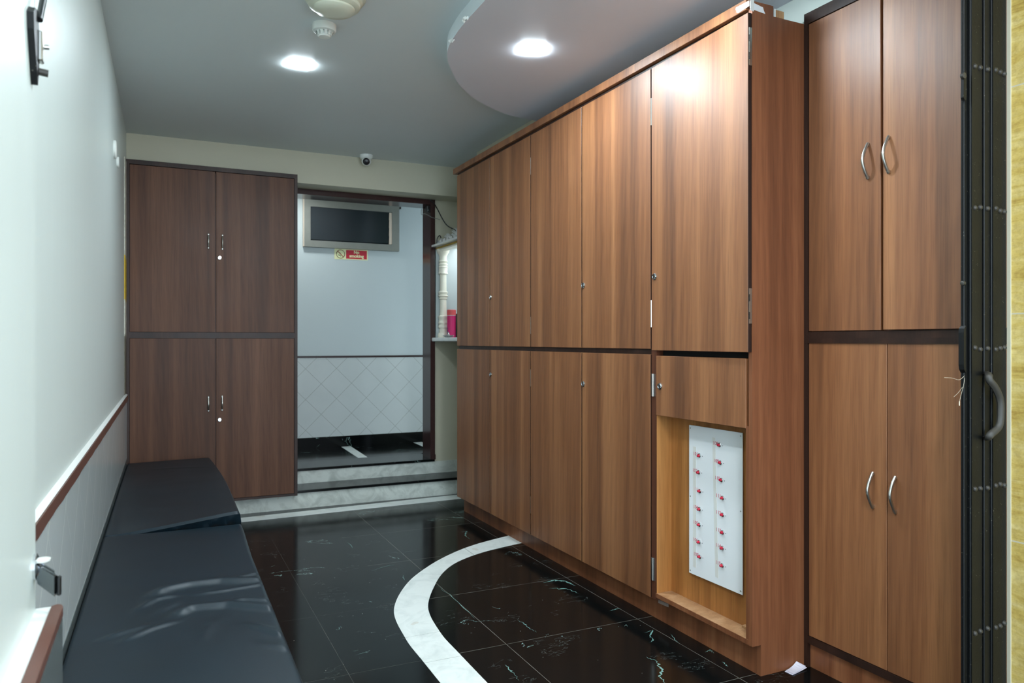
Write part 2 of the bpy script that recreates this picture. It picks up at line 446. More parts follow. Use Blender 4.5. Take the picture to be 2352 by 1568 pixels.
# dado on the left wall: dark border row, diamond tiles, brown rail, plaster ledge
def wstrip(d0, d1, y0, y1, z0, z1):
    return add_prism(bmesh.new(), [(WX(y0)+d0, y0), (WX(y0)+d1, y0), (WX(y1)+d1, y1), (WX(y1)+d0, y1)], z0, z1)
obj('tiled_dado', wstrip(-.002, .009, 1.5, 5.60, .47, .862), 'tile_left', w)
obj('border_tiles', wstrip(-.002, .011, 1.5, 5.60, .02, .47), 'border_tile', w)
rail = bmesh.new(); ys = [1.5+i*(5.6-1.5)/80 for i in range(81)]
prev = None
for y in ys:                                  # hand-finished rail with a slightly uneven lower edge
    j = random.uniform(-.0022, .0022); k = random.uniform(-.0015, .0015)
    r = [rail.verts.new((WX(y)+dx, y, z)) for dx, z in ((-.002, .858+j), (.017, .856+j), (.017, .888+k*.2), (-.002, .8885+k*.2))]
    if prev:
        for i in range(4): rail.faces.new((prev[i], prev[(i+1) % 4], r[(i+1) % 4], r[i]))
    else: rail.faces.new(r)
    prev = r
rail.faces.new(prev[::-1]); bmesh.ops.recalc_face_normals(rail, faces=rail.faces)
obj('brown_rail', rail, 'brown_rail', w)
led = bmesh.new()
y0, y1 = 1.5, 5.6
vs = [led.verts.new(c) for c in ((WX(y0)-.002, y0, .889), (WX(y0)+.014, y0, .889), (WX(y0)-.002, y0, .897),
                                 (WX(y1)-.002, y1, .889), (WX(y1)+.014, y1, .889), (WX(y1)-.002, y1, .897))]
for f in ((0, 1, 2), (3, 5, 4), (0, 3, 4, 1), (1, 4, 5, 2), (0, 2, 5, 3)): led.faces.new([vs[i] for i in f])
bmesh.ops.recalc_face_normals(led, faces=led.faces)
obj('plaster_ledge', led, 'plaster_ledge', w)

# the pier nearest the camera, with its own ledge and brown edge
p = struct('wall_pier', bx(-.45, -.19, -.8, 1.502, 0, CZ), 'wall_white')
obj('dado', bx(-.192, -.151, -.8, 1.512, 0, .782), 'border_tile', p)  # dado face in shadow; the shade is put in by the dark grey
obj('plaster_ledge', bx(-.192, -.164, -.8, 1.51, .780, .790, bev=.002), 'plaster_ledge', p)
bm = add_prism(bmesh.new(), [(-.166, -.8), (-.148, -.8), (-.148, 1.49), (-.152, 1.502), (-.158, 1.506), (-.166, 1.500)], .778, .794)
obj('brown_rail', bm, 'brown_rail', p)

# right: upper wall above the cabinets, body behind them, sandstone jamb
struct('wall_right', bx(2.275, 2.8, 1.30, 5.19, 0, CZ), 'wall_upper')
struct('trim_7', bx(2.1558, 2.18, 1.292, 1.302, 0, CZ-.002), 'wall_cream')
struct('trim_8', bx(2.165, 2.276, 4.095, 5.19, 2.521, CZ-.001), 'wall_cream')
struct('wall_sandstone', bx(2.16, 2.8, -.8, 1.30, 0, CZ), 'stone')
struct('wall_niche_side', bx(2.50, 2.8, 5.19, 5.95, 0, CZ), 'wall_niche')
# back: cream beam, wall right of the doorway, wall behind the wardrobe
struct('wall_back_beam', bx(-.45, 2.8, 5.72, 6.14, 2.428, CZ), 'wall_cream')
struct('wall_back_right', bx(2.09, 2.8, 5.95, 6.14, 0.0, 2.60), 'wall_cream')
struct('wall_back_left', bx(-.30, .80, 5.94, 6.14, .0, 2.60), 'wall_cream')

# steps
s = struct('trim_1', bx(-.2, 2.8, 5.70, 6.10, -.05, .119), 'marble_riser')
obj('tread', bx(-.2, 2.8, 5.675, 6.10, .119, .139, bev=.004, seg=2), 'granite', s)
s = struct('trim_2', bx(-.2, 2.8, 5.945, 6.14, .139, .238), 'marble_riser')
obj('tread', bx(-.2, 2.094, 5.932, 6.30, .238, .258, bev=.004, seg=2), 'granite', s)
struct('floor', bx(-.2, 3.2, 6.30, 7.05, .1, .258), 'granite')
# inlaid white strip at the foot of the steps
struct('trim_3', add_prism(bmesh.new(), [(-.19, 5.415), (2.03, 5.505), (2.4, 5.52), (2.4, 5.675), (2.185, 5.665), (-.19, 5.54)], -.02, .0012), 'marble')
# curved white inlay of three stones
outer = smooth_pts([(.929, 1.0, 0), (.930, 2.2, 0), (.932, 2.76, 0), (.938, 3.03, 0), (.989, 3.37, 0), (1.156, 3.703, 0), (1.36, 3.945, 0), (1.565, 4.119, 0), (1.77, 4.24, 0), (2.03, 4.335, 0)], 8)
inner = smooth_pts([(1.086, 1.0, 0), (1.086, 2.2, 0), (1.086, 2.76, 0), (1.092, 3.03, 0), (1.145, 3.34, 0), (1.30, 3.66, 0), (1.43, 3.85, 0), (1.57, 3.975, 0), (1.77, 4.075, 0), (2.03, 4.145, 0)], 8)
cuts = [0, 16, 24, 44, 60, len(outer)-1]
t4 = None
for a, b in zip(cuts, cuts[1:]):
    O = outer[a:b+1]; I = inner[a:b+1]
    if a: # hairline joint
        d = (O[1]-O[0])*.02; O = [O[0]+(O[1]-O[0]).normalized()*.003]+O[1:]; I = [I[0]+(I[1]-I[0]).normalized()*.003]+I[1:]
    bm = add_prism(bmesh.new(), [(q.x, q.y) for q in O]+[(q.x, q.y) for q in reversed(I)], -.02, .0012)
    if t4 is None: t4 = struct('trim_4', bm, 'marble')
    else: obj('inlay_stone', bm, 'marble', t4)

# corridor beyond the doorway
cw = struct('wall_corridor', bx(.2, 3.2, 7.03, 7.15, .1, 2.62), 'wall_corr')
obj('tiled_dado', bx(.2, 3.2, 7.018, 7.035, .354, 1.092), 'tile_corr', cw)
obj('dado_rail', bx(.2, 3.2, 7.012, 7.035, 1.090, 1.108, bev=.002), 'brown_rail_dark', cw)
struct('baseboard_corridor', bx(.2, 3.2, 7.008, 7.035, .25, .356), 'granite')
struct('ceiling', bx(-.2, 3.2, 6.14, 7.15, 2.61, 2.72), 'ceiling')
struct('wall_corridor_end', bx(.2, .3, 6.14, 7.03, .1, 2.62), 'wall_corr')
struct('wall_corridor_end', bx(3.1, 3.2, 6.14, 7.03, .1, 2.62), 'wall_corr')
t = struct('trim_5', add_prism(bmesh.new(), [(1.545, 6.985), (1.63, 6.985), (1.608, 6.27), (1.528, 6.27)], .24, .2592), 'marble')
obj('inlay_stone', add_prism(bmesh.new(), [(2.245, 6.985), (2.33, 6.985), (2.308, 6.27), (2.228, 6.27)], .24, .2592), 'marble', t)

# granite door surround
d = struct('door_1', bx(2.053, 2.094, 5.925, 6.13, .2585, 2.428, bev=.002), 'frame_stone')
obj('lintel', bx(.78, 2.052, 5.925, 6.13, 2.386, 2.428, bev=.002), 'frame_stone', d)
obj('sill_block', bx(2.060, 2.094, 5.912, 5.926, .2585, .30), 'frame_stone', d)

# corridor louvre window
wn = struct('window_1', bx(1.245, 2.04, 7.018, 7.030, 2.160, 2.490), 'louver_glass')
fr = bmesh.new()
x0, x1, z0, z1 = 1.206, 2.103, 2.112, 2.556; a0, a1, b0, b1 = 1.262, 2.032, 2.172, 2.482
def quadp(pts): add_prism(fr, pts, 6.985, 7.032, axis=1)
quadp([(x0, z0), (x1, z0), (a1, b0), (a0, b0)]); quadp([(x0, z1), (a0, b1), (a1, b1), (x1, z1)])
quadp([(x0, z0), (a0, b0), (a0, b1), (x0, z1)]); quadp([(x1, z0), (x1, z1), (a1, b1), (a1, b0)])
obj('window_frame', fr, 'window_frame', wn)
obj('frame_edge', bx(1.198, 1.2065, 6.985, 7.03, 2.112, 2.556), 'window_lip', wn)
obj('frame_edge', bx(2.006, 2.032, 6.990, 7.02, 2.176, 2.478), 'window_lip', wn)
for i in range(4):
    z = 2.18+i*.075
    bm = add_prism(bmesh.new(), [(7.012, z), (7.008, z+.004), (6.996, z+.078), (7.000, z+.074)], 1.262, 2.006, axis=0)
    obj('louver', bm, 'louver_glass', wn)
obj('latch', bx(2.103, 2.125, 6.992, 7.03, 2.525, 2.545, bev=.002), 'gate_worn', wn)

# dropped panel with curved front edge
edge = smooth_pts([(1.172, 2.0, 0), (1.172, 2.72, 0), (1.185, 3.08, 0), (1.237, 3.33, 0), (1.381, 3.60, 0), (1.50, 3.76, 0), (1.642, 3.895, 0), (1.868, 4.035, 0), (2.10, 4.085, 0), (2.28, 4.10, 0)], 10)
pts = [(1.172, -.5)]+[(q.x, q.y) for q in edge]+[(2.28, -.5)]
bm = bmesh.new(); add_prism(bm, pts, PZ, CZ+.01)
for f in bm.faces:
    if abs(f.normal.z) < .5: f.material_index = 1
cp = struct('ceiling_panel', bm, ['panel', 'panel_edge'])
bm = bmesh.new()
for (x, y) in ((1.174, 2.93), (1.20, 3.16)):
    for k in range(5):
        add_lathe(bm, [(.001, 0), (.007, .002), (.009, .006), (.004, .012), (.0006, .014)], (x+random.uniform(-.006, .004), y+random.uniform(-.02, .02), PZ+.004), '-X', 8)
obj('plaster_blob', bm, 'plaster_ledge', cp, True)

# stained plaster filler between left wall and wardrobe
struct('trim_6', add_prism(bmesh.new(), [(WX(5.44)-.002, 5.44), (WX(5.44)+.006, 5.44), (-.193, 5.61), (-.2, 5.61)], .90, 2.44), 'filler')

# ================================================================== LIGHTS IN THE CEILING
def downlight(x, y, z, s, rot, label, lvl='led'):
    t = thing('ceiling_light', label, 'ceiling light', (x, y, z), 'recessed square ceiling lights')
    R = Matrix.Translation((x, y, 0)) @ Matrix.Rotation(rot, 4, 'Z') @ Matrix.Translation((-x, -y, 0))
    bm = bx(x-s/2, x+s/2, y-s/2, y+s/2, z-.0045, z+.002, bev=.0015)
    bmesh.ops.transform(bm, matrix=R, verts=bm.verts); obj('diffuser', bm, lvl, t)
    return t
downlight(.655, 3.925, CZ, .112, math.radians(5), 'square white lit ceiling light in the open grey ceiling, left of the curved panel')
downlight(1.57, 3.09, PZ, .112, math.radians(-20), 'square white lit ceiling light set in the curved pinkish panel')
downlight(1.62, 2.25, PZ, .112, 0, 'lit light in the curved panel just above the top edge of the photo')
downlight(.62, 1.75, CZ, .112, 0, 'lit light in the grey ceiling above the near end of the bench')
downlight(.9, .3, CZ, .13, 0, 'added unseen fill light above the entrance, brightening the near cupboards', 'led_porch_fill')  # added lamp out of view, there for its light
downlight(1.05, 6.58, 2.61, .16, 0, 'lit light in the corridor ceiling beyond the doorway', 'led_corr')

# stepped round fitting
t = thing('ceiling_fitting', 'round off-white stepped fitting on the ceiling beside the smoke detector, cut by the frame', 'ceiling fitting', (.655, 3.095, CZ))
obj('base', lathe([(.128, -.002), (.128, .004), (.122, .010), (.117, .012), (.115, .022), (.106, .028), (.104, .040), (.094, .046), (.080, .048)], (.655, 3.095, CZ), '-Z', 56), 'cream_plastic', t, True)
obj('cover', lathe([(.084, .044), (.083, .054), (.074, .062), (.04, .066), (.001, .067)], (.655, 3.095, CZ), '-Z', 56), 'cream_plastic', t, True)
bm = bmesh.new()
for k in range(60):
    a = k*.21+random.uniform(0, .1); r = random.uniform(.133, .165)
    if math.sin(a*1.3) > -.2: continue
# smoke detector
o = (.672, 3.385, CZ)
t = thing('smoke_detector', 'small white round smoke detector with slotted lower ring on the grey ceiling', 'smoke detector', o)
obj('base', lathe([(.052, -.001), (.052, .026), (.049, .031), (.036, .034)], o, '-Z', 40), 'white_plastic', t, True)
obj('sensor_head', lathe([(.030, .033), (.030, .048), (.024, .056), (.001, .058)], o, '-Z', 40), 'white_plastic', t, True)
obj('slot_band', lathe([(.0285, .033), (.0285, .049)], o, '-Z', 40), 'black_plastic', t)
bm = bmesh.new()
for k in range(12):
    a = 2*math.pi*k/12
    c = Vector((o[0]+.036*math.cos(a), o[1]+.036*math.sin(a), 0)); tt = Vector((-math.sin(a), math.cos(a), 0)); n = Vector((math.cos(a), math.sin(a), 0))
    vs = [bm.verts.new(c+tt*u*.0065+n*v+Vector((0, 0, CZ-h))) for u in (-1, 1) for v, h in ((-.002, .031), (.004, .031), (-.004, .050), (-.009, .050))]
    for f in ((0, 1, 3, 2), (4, 6, 7, 5), (0, 4, 5, 1), (1, 5, 7, 3), (3, 7, 6, 2), (2, 6, 4, 0)): bm.faces.new([vs[i] for i in f])
bmesh.ops.recalc_face_normals(bm, faces=bm.faces)
obj('vent_fins', bm, 'white_plastic', t)
# dome camera on the cream beam
o = (1.435, 5.63, CZ)
t = thing('security_camera', 'small white dome camera with black lens under the ceiling, above the doorway', 'camera', o)
obj('base', lathe([(.050, -.001), (.050, .018), (.045, .026), (.036, .032)], o, '-Z', 32), 'white_plastic', t, True)
d = Vector((-.235, -.93, -.30)).normalized(); c = Vector(o)+Vector((0, 0, -.045))
bm = bmesh.new(); bmesh.ops.create_uvsphere(bm, u_segments=28, v_segments=18, radius=.037, matrix=Matrix.Translation(c))
obj('eyeball', bm, 'white_plastic', t, True)
obj('lens', lathe([(.025, .024), (.026, .034), (.022, .037), (.001, .039)], c, d, 28), 'black_plastic', t, True)
# round white box high on left wall
o = (WX(4.4)-.001, 4.4, 2.245)
t = thing('junction_box', 'small round white cover plate high on the left wall near the wardrobe', 'junction box', o)
obj('cover', lathe([(.047, 0), (.047, .010), (.042, .014), (.001, .015)], o, 'X', 32), 'white_plastic', t, True)
obj('side_cap', lathe([(.03, 0), (.03, .012), (.027, .015), (.001, .016)], (o[0], 4.66, 2.235), 'X', 24), 'white_plastic', t, True)

# ================================================================== LONG WALL CABINET (right)
Y = [5.14, 4.536, 3.938, 3.347, 2.744, 2.13]
XF = 1.985                                   # front faces of the doors
T = thing('wall_cabinet', 'long wall of brown woodgrain cupboards with flush doors and a recessed white lamp panel', 'cupboard', (2.1, 3.6, 0))
bm = bmesh.new()
add_box(bm, 2.004, 2.272, 2.742, 5.135, .104, 2.476)
add_box(bm, 2.03, 2.272, 2.136, 2.742, 1.20, 2.476)
add_box(bm, 2.085, 2.272, 2.136, 2.742, .104, 1.20)
add_box(bm, XF+.002, 2.085, 2.706, 2.742, .104, 2.461)
obj('carcass', bm, 'wood_gap', T)
obj('middle_rail', bx(1.993, 2.0002, 2.742, 5.115, 1.189, 1.212), 'wood_dark', T)
obj('plinth', add_box(bx(2.0285, 2.272, 2.1365, 5.105, 0, .1035), 2.0285, 2.086, 2.1365, 2.742, .1036, .1175), 'wood_side', T)
# the end panel, stepped at its top, notched at its foot
obj('end_panel', add_prism(bmesh.new(), [(2.028, 0), (2.246, 0), (2.246, 2.468), (2.09, 2.468), (2.09, 2.507), (1.9865, 2.507), (1.9865, .116), (2.028, .116)], 2.117, 2.136, axis=1), 'wood_side', T)
obj('front_stile', bx(XF+.001, 2.085, 2.1365, 2.149, .12, .93), 'wood_side', T)
obj('top_moulding', bx(1.974, 2.10, 2.1365, 5.19, 2.480, 2.520, bev=.0015), 'wood', T)
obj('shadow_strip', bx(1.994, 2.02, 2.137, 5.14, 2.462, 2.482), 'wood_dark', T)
def lock(c, axis, parent):
    l = obj('lock', lathe([(.0150, -.001), (.0150, .003), (.0125, .006), (.0100, .0065), (.0100, .0045), (.001, .0045)], c, axis, 24), 'chrome', parent, True)
    v = {'-X': (-1, 0, 0), '-Y': (0, -1, 0)}[axis]; cc = Vector(c)+Vector(v)*.0046
    if axis == '-X': bm = bx(cc.x-.0006, cc.x+.001, cc.y-.0011, cc.y+.0011, cc.z-.0045, cc.z+.0045)
    else: bm = bx(cc.x-.0011, cc.x+.0011, cc.y-.0006, cc.y+.001, cc.z-.0045, cc.z+.0045)
    obj('keyhole', bm, 'black_void', l)
g = .0042
obj('door_gap_shade', bx(2.0005, 2.0042, 2.75, 5.12, .106, 2.462), 'black_void', T)  # black sheet behind the doors paints the shade in their gaps
for i in range(4):
    ya, yb = Y[i+1]+g, Y[i]-g
    dn = obj('door', bx(XF, 2.000, ya, yb, 1.213, 2.462, bev=.001), 'wood', T)
    dl = obj('door', bx(XF, 2.000, ya, yb, .105, 1.188, bev=.001), 'wood', T)
    if i in (1, 3):
        lock((XF, Y[i]-.017, 1.535), '-X', dn); lock((XF, Y[i]-.017, 1.026), '-X', dl)
# hinges at the seams between door pairs
def hinge(y, z, parent, h=.11, x=XF-.002, w=.012):
    bm = bx(x, x+.02, y-w/2, y+w/2, z-h/2, z+h/2)
    add_tube(bm, [(x, y, z-h/2), (x, y, z+h/2)], .003, 8, 1)
    return obj('hinge', bm, 'steel', parent)
for y, z in ((Y[2], 2.28), (Y[2], 1.34), (Y[2], 1.03), (Y[2], .28)): hinge(y, z, T, .1, XF+.004, .003)
for z in (2.27, 1.37): hinge(2.7425, z, T, .12, XF+.0004, .006)
for z in (1.053, .236): hinge(2.729, z, T, .10, XF-.001, .024)
# last upper door stands slightly proud at its hinge side
bm = bx(XF, 2.003, 2.1185, 2.738, 1.207, 2.462, bev=.001)
piv = Vector((2.003, 2.738, 0))
bmesh.ops.transform(bm, matrix=Matrix.Translation(piv) @ Matrix.Rotation(math.radians(-1.6), 4, 'Z') @ Matrix.Translation(-piv), verts=bm.verts)
de = obj('door', bm, 'wood', T); lock((XF-.001, 2.715, 1.533), '-X', de)
for z, h in ((2.337, .14), (1.378, .13)):
    bm = bx(1.9705, 1.984, 2.1160, 2.1172, z-h/2, z+h/2)
    hg = obj('hinge', bm, 'steel', de); bm = None
    for s_ in (-.035, .03): obj('hinge_slot', bx(1.9700, 1.9745, 2.1152, 2.1165, z+s_-.013, z+s_+.013), 'gate_worn', hg)
obj('hinge_stile', bx(1.9866, 2.03, 2.1365, 2.149, 1.205, 2.462), 'wood_dark', T)
obj('void_shade', bx(2.022, 2.03, 2.15, 2.705, 1.184, 1.215), 'black_void', T)  # black piece painted in for the shade of the open interior
# short flap above the recess
obj('recess_side', bx(XF+.003, 2.068, 2.7035, 2.7062, .136, .925), 'oak', T)
fl = obj('flap', bx(XF, 2.003, 2.1495, 2.706, .922, 1.183, bev=.001), 'wood', T)
lock((XF, 2.677, 1.05), '-X', fl)
obj('recess_back', bx(2.067, 2.085, 2.149, 2.706, .118, .93), 'oak', T)
obj('recess_sill', bx(XF+.001, 2.067, 2.149, 2.706, .118, .136), 'oak_sill', T)
obj('sill_lipping', bx(XF-.001, XF+.0012, 2.137, 2.708, .1175, .1362), 'wood_side', T)
obj('loose_beading', bx(2.048, 2.066, 2.15, 2.24, .1365, .146, bev=.001), 'plywood', T)

# ---- annunciator sheet
xp = 2.058
A = thing('indicator_panel', 'white acrylic sheet with two columns of red lamps and room numbers, in the cupboard recess', 'indicator panel', (xp, 2.42, .26))
obj('sheet', add_prism(bmesh.new(), [(2.247, .258), (2.570, .256), (2.570, .889), (2.247, .890)], xp, xp+.004, axis=0), 'white_sheet', A)
Lp = [(2.501, .767), (2.505, .696), (2.498, .618), (2.500, .542), (2.501, .476), (2.502, .403), (2.498, .342)]
Rp = [(2.376, .827), (2.371, .756), (2.365, .687), (2.358, .616), (2.358, .548), (2.358, .477), (2.359, .414), (2.360, .343)]
for pts_, n0 in ((Lp, 101), (Rp, 108)):
    for i, (y, z) in enumerate(pts_):
        l = obj('indicator_lamp', lathe([(.0072, 0), (.0072, .003), (.0058, .0045), (.0056, .011), (.004, .0135), (.001, .0145)], (xp, y, z), Vector((-1, .06*random.uniform(-1, 1), .08*random.uniform(-1, 1))), 18), 'red_lamp', A, True)
        obj('bezel', lathe([(.0092, 0), (.0092, .003), (.0078, .0045)], (xp, y, z), '-X', 18), 'chrome', l, True)
        obj('lead_hole', lathe([(.0018, 0), (.0018, .0006)], (xp, y-.017, z-.001), '-X', 10), 'black_plastic', A)
        o_ = obj('room_number', text_bm(str(n0+i), .021, (xp-.0006, y+.0260, z+.003), (0, -1, 0), (0, 0, 1), .0003, 0.0002), 'red_ink_faint' if n0+i == 103 else 'red_ink', A)
obj('label_tape', bx(xp-.0007, xp, 2.524, 2.543, .288, .80), 'tape_label', A)
obj('label_tape', add_prism(bmesh.new(), [(2.404, .853), (2.421, .853), (2.403, .286), (2.384, .284)], xp-.0007, xp, axis=0), 'tape_label', A)
for y, z in ((2.562, .876), (2.256, .877), (2.562, .585), (2.256, .583), (2.562, .268), (2.256, .271)):
    obj('screw', lathe([(.0032, 0), (.0028, .0012), (.001, .0014)], (xp, y, z), '-X', 12), 'steel', A, True)

# tapes, block, paper
def dark_edges(o, ax=1):
    o.data.materials.append(M['wood_dark'])
    for pl in o.data.polygons:
        if abs(pl.normal[ax]) > .9: pl.material_index = 1
for o_ in [c for c in T.children if c.name.startswith('door') and not c.name.startswith('door_gap_shade')]: dark_edges(o_)
def tape(name, pts_, ax, lo, hi, label, mat='tape'):
    return tag(obj(name, add_prism(bmesh.new(), pts_, lo, hi, axis=ax), mat), label, 'tape')
tape('tape_strip', [(2.190, 2.500), (2.185, 2.495), (2.187, 2.49), (2.177, 2.483), (2.118, 2.486), (2.118, 2.506), (2.188, 2.508)], 0, 1.9725, 1.9738, 'bright white tape strip on the front of the top moulding at the cupboard corner')
tape('tape_strip', [(1.993, 2.475), (2.049, 2.470), (2.041, 2.482), (2.038, 2.492), (1.993, 2.500), (1.975, 2.504), (1.975, 2.478)], 1, 2.1158, 2.1168, 'grey-white tape with a torn end on the side of the cupboard top')
tape('tape_strip', [(1.976, 2.470), (1.992, 2.468), (1.993, 2.512), (1.976, 2.513)], 1, 2.1145, 2.1156, 'short upright piece of clear tape over the cupboard top corner', 'tape_label')
tape('tape_strip', [(2.746, .089), (2.673, .093), (2.673, .078), (2.746, .074)], 0, 2.0265, 2.0278, 'small grey tape strip on the cupboard plinth below the sill', 'tape_grey')
t = thing('wood_offcut', 'small white-faced plywood block resting on the cupboard side panel near the ceiling', 'wood block', (2.13, 2.13, 2.469))
obj('block', bx(2.095, 2.145, 2.118, 2.175, 2.469, 2.497, bev=.001), 'plywood', t)
obj('white_face', bx(2.094, 2.1005, 2.116, 2.176, 2.468, 2.498), 'white_plastic', t)
t = thing('folded_paper', 'folded white paper slip on the black floor in the corner by the cupboards', 'paper', (2.17, 2.09, 0))
for k in range(2):
    bm = bmesh.new(); n = 6
    P = [(2.138+k*.006, 2.108), (2.205, 2.119-k*.004), (2.231, 2.088+k*.006), (2.140+k*.006, 2.072)]
    rows = []
    for j in range(n+1):
        u = j/n
        a = Vector((P[0][0]*(1-u)+P[1][0]*u, P[0][1]*(1-u)+P[1][1]*u, .001+.003*k+.010*u*u*(1+k)))
        b = Vector((P[3][0]*(1-u)+P[2][0]*u, P[3][1]*(1-u)+P[2][1]*u, .001+.003*k+.005*u*u))
        rows.append([bm.verts.new(a), bm.verts.new(b), bm.verts.new(b+Vector((0, 0, .0008))), bm.verts.new(a+Vector((0, 0, .0008)))])
    for r0, r1 in zip(rows, rows[1:]):
        for i in range(4): bm.faces.new((r0[i], r0[(i+1) % 4], r1[(i+1) % 4], r1[i]))
    bm.faces.new(rows[0]); bm.faces.new(rows[-1][::-1]); bmesh.ops.recalc_face_normals(bm, faces=bm.faces)
    obj('sheet', bm, 'paper', t)

# ================================================================== RIGHT TALL CABINET
XR = 2.25
T = thing('tall_cabinet', 'tall brown four-door cupboard with steel bow handles beside the black folding gate', 'cupboard', (2.26, 1.75, 0))
bm = bmesh.new()
add_box(bm, XR+.019, 2.274, 1.305, 2.116, 0.0, 2.505)
obj('carcass', bm, 'wood_gap', T)
fr = bmesh.new()
add_box(fr, XR-.004, XR+.019, 2.0985, 2.1165, .0, 2.504)      # left stile
add_box(fr, XR-.004, XR+.019, 1.305, 2.0985, 2.462, 2.504)    # head
add_box(fr, XR-.004, XR+.019, 1.305, 2.0985, .093, .120)      # foot rail
add_box(fr, XR-.002, XR+.019, 1.305, 2.0985, 1.244, 1.283)    # middle rail
obj('frame', fr, 'wood_dark', T)
obj('rail_bead', bx(XR-.005, XR-.001, 1.305, 2.098, 1.240, 1.259), 'wood_dark', T)
obj('plinth', bx(XR+.010, XR+.019, 1.305, 2.0985, 0, .093), 'wood_side', T)
def bow(c, axis, length, reach, parent, r=.0056):
    """bow handle; c = middle of its feet on the door"""
    v = Vector({'-X': (-1, 0, 0), '-Y': (0, -1, 0)}[axis]); c = Vector(c); P = []
    for k in range(9):
        u = -1+2*k/8
        P.append(c+Vector((0, 0, u*length/2))+v*(.003+reach*(1-abs(u)**1.55)))
    bm = tube(P, r, 10, 3)
    for s_ in (-1, 1):
        add_tube(bm, [c+Vector((0, 0, s_*(length/2-.007)))-v*.001, c+Vector((0, 0, s_*(length/2-.007)))+v*.012], r*.8, 8, 1)
    return obj('handle', bm, 'steel', parent, True)
for (ya, yb, za, zb, hy, hz, dx) in ((1.783, 2.0965, 1.286, 2.460, 1.831, 1.879, 0), (1.31, 1.765, 1.287, 2.51, 1.741, 1.880, -.010),
                                     (1.7585, 2.0965, .122, 1.241, 1.811, .730, 0), (1.31, 1.7555, .122, 1.241, 1.723, .730, 0)):
    dr = obj('door', bx(XR+dx, XR+dx+.018, ya, yb, za, zb, bev=.001), 'wood', T)
    bow((XR+dx, hy, hz), '-X', .124, .028, dr)
# ================================================================== BACK WARDROBE
YC = 5.62
T = thing('wardrobe', 'dark-framed brown four-door wardrobe at the far end, behind the bench', 'wardrobe', (.36, 5.8, .115))
obj('carcass', bx(-.19, .915, YC+.02, 5.935, .1405, 2.425), 'wood_gap', T)
fr = bmesh.new()
add_box(fr, -.1965, -.176, YC-.004, 5.67, .1345, 2.466); add_box(fr, .899, .921, YC-.004, 5.67, .115, 2.427); add_box(fr, .899, .921, 5.67, 5.935, .141, 2.427)
add_box(fr, .899, .921, YC-.004, 5.715, 2.427, 2.466)
add_box(fr, -.176, .899, YC-.004, 5.715, 2.436, 2.466); add_box(fr, -.176, .899, YC-.002, YC+.02, 1.267, 1.307); add_box(fr, -.176, .899, YC, 5.67, .115, .132)
obj('frame', fr, 'wood_dark', T)
for (xa, xb, za, zb, hx, hz) in ((-.174, .3595, 1.309, 2.433, .316, 1.943), (.3655, .897, 1.309, 2.433, .407, 1.941),
                                 (-.174, .3595, .134, 1.265, .316, .808), (.3655, .897, .134, 1.265, .405, .810)):
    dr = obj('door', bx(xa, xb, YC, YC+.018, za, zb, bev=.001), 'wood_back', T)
    bow((hx, YC, hz), '-Y', .105, .020, dr, .0052)
    if xa > 0: lock((.389, YC, 1.831 if za > 1 else .694), '-Y', dr)

# ================================================================== BENCH WITH CUSHIONS
T = thing('bench', 'low wooden bench along the left wall under the black cushions', 'bench', (.06, 3.3, 0))
obj('top_board', bx(-.195, .325, .6, 5.60, .36, .385, bev=.002), 'plywood', T)
obj('front_rail', bx(.295, .315, .65, 5.55, .29, .36), 'plywood', T)
for y in (.75, 2.3, 3.9, 5.45):
    for x in (-.18, .27): obj('leg', bx(x, x+.04, y, y+.04, 0, .36), 'plywood', T)

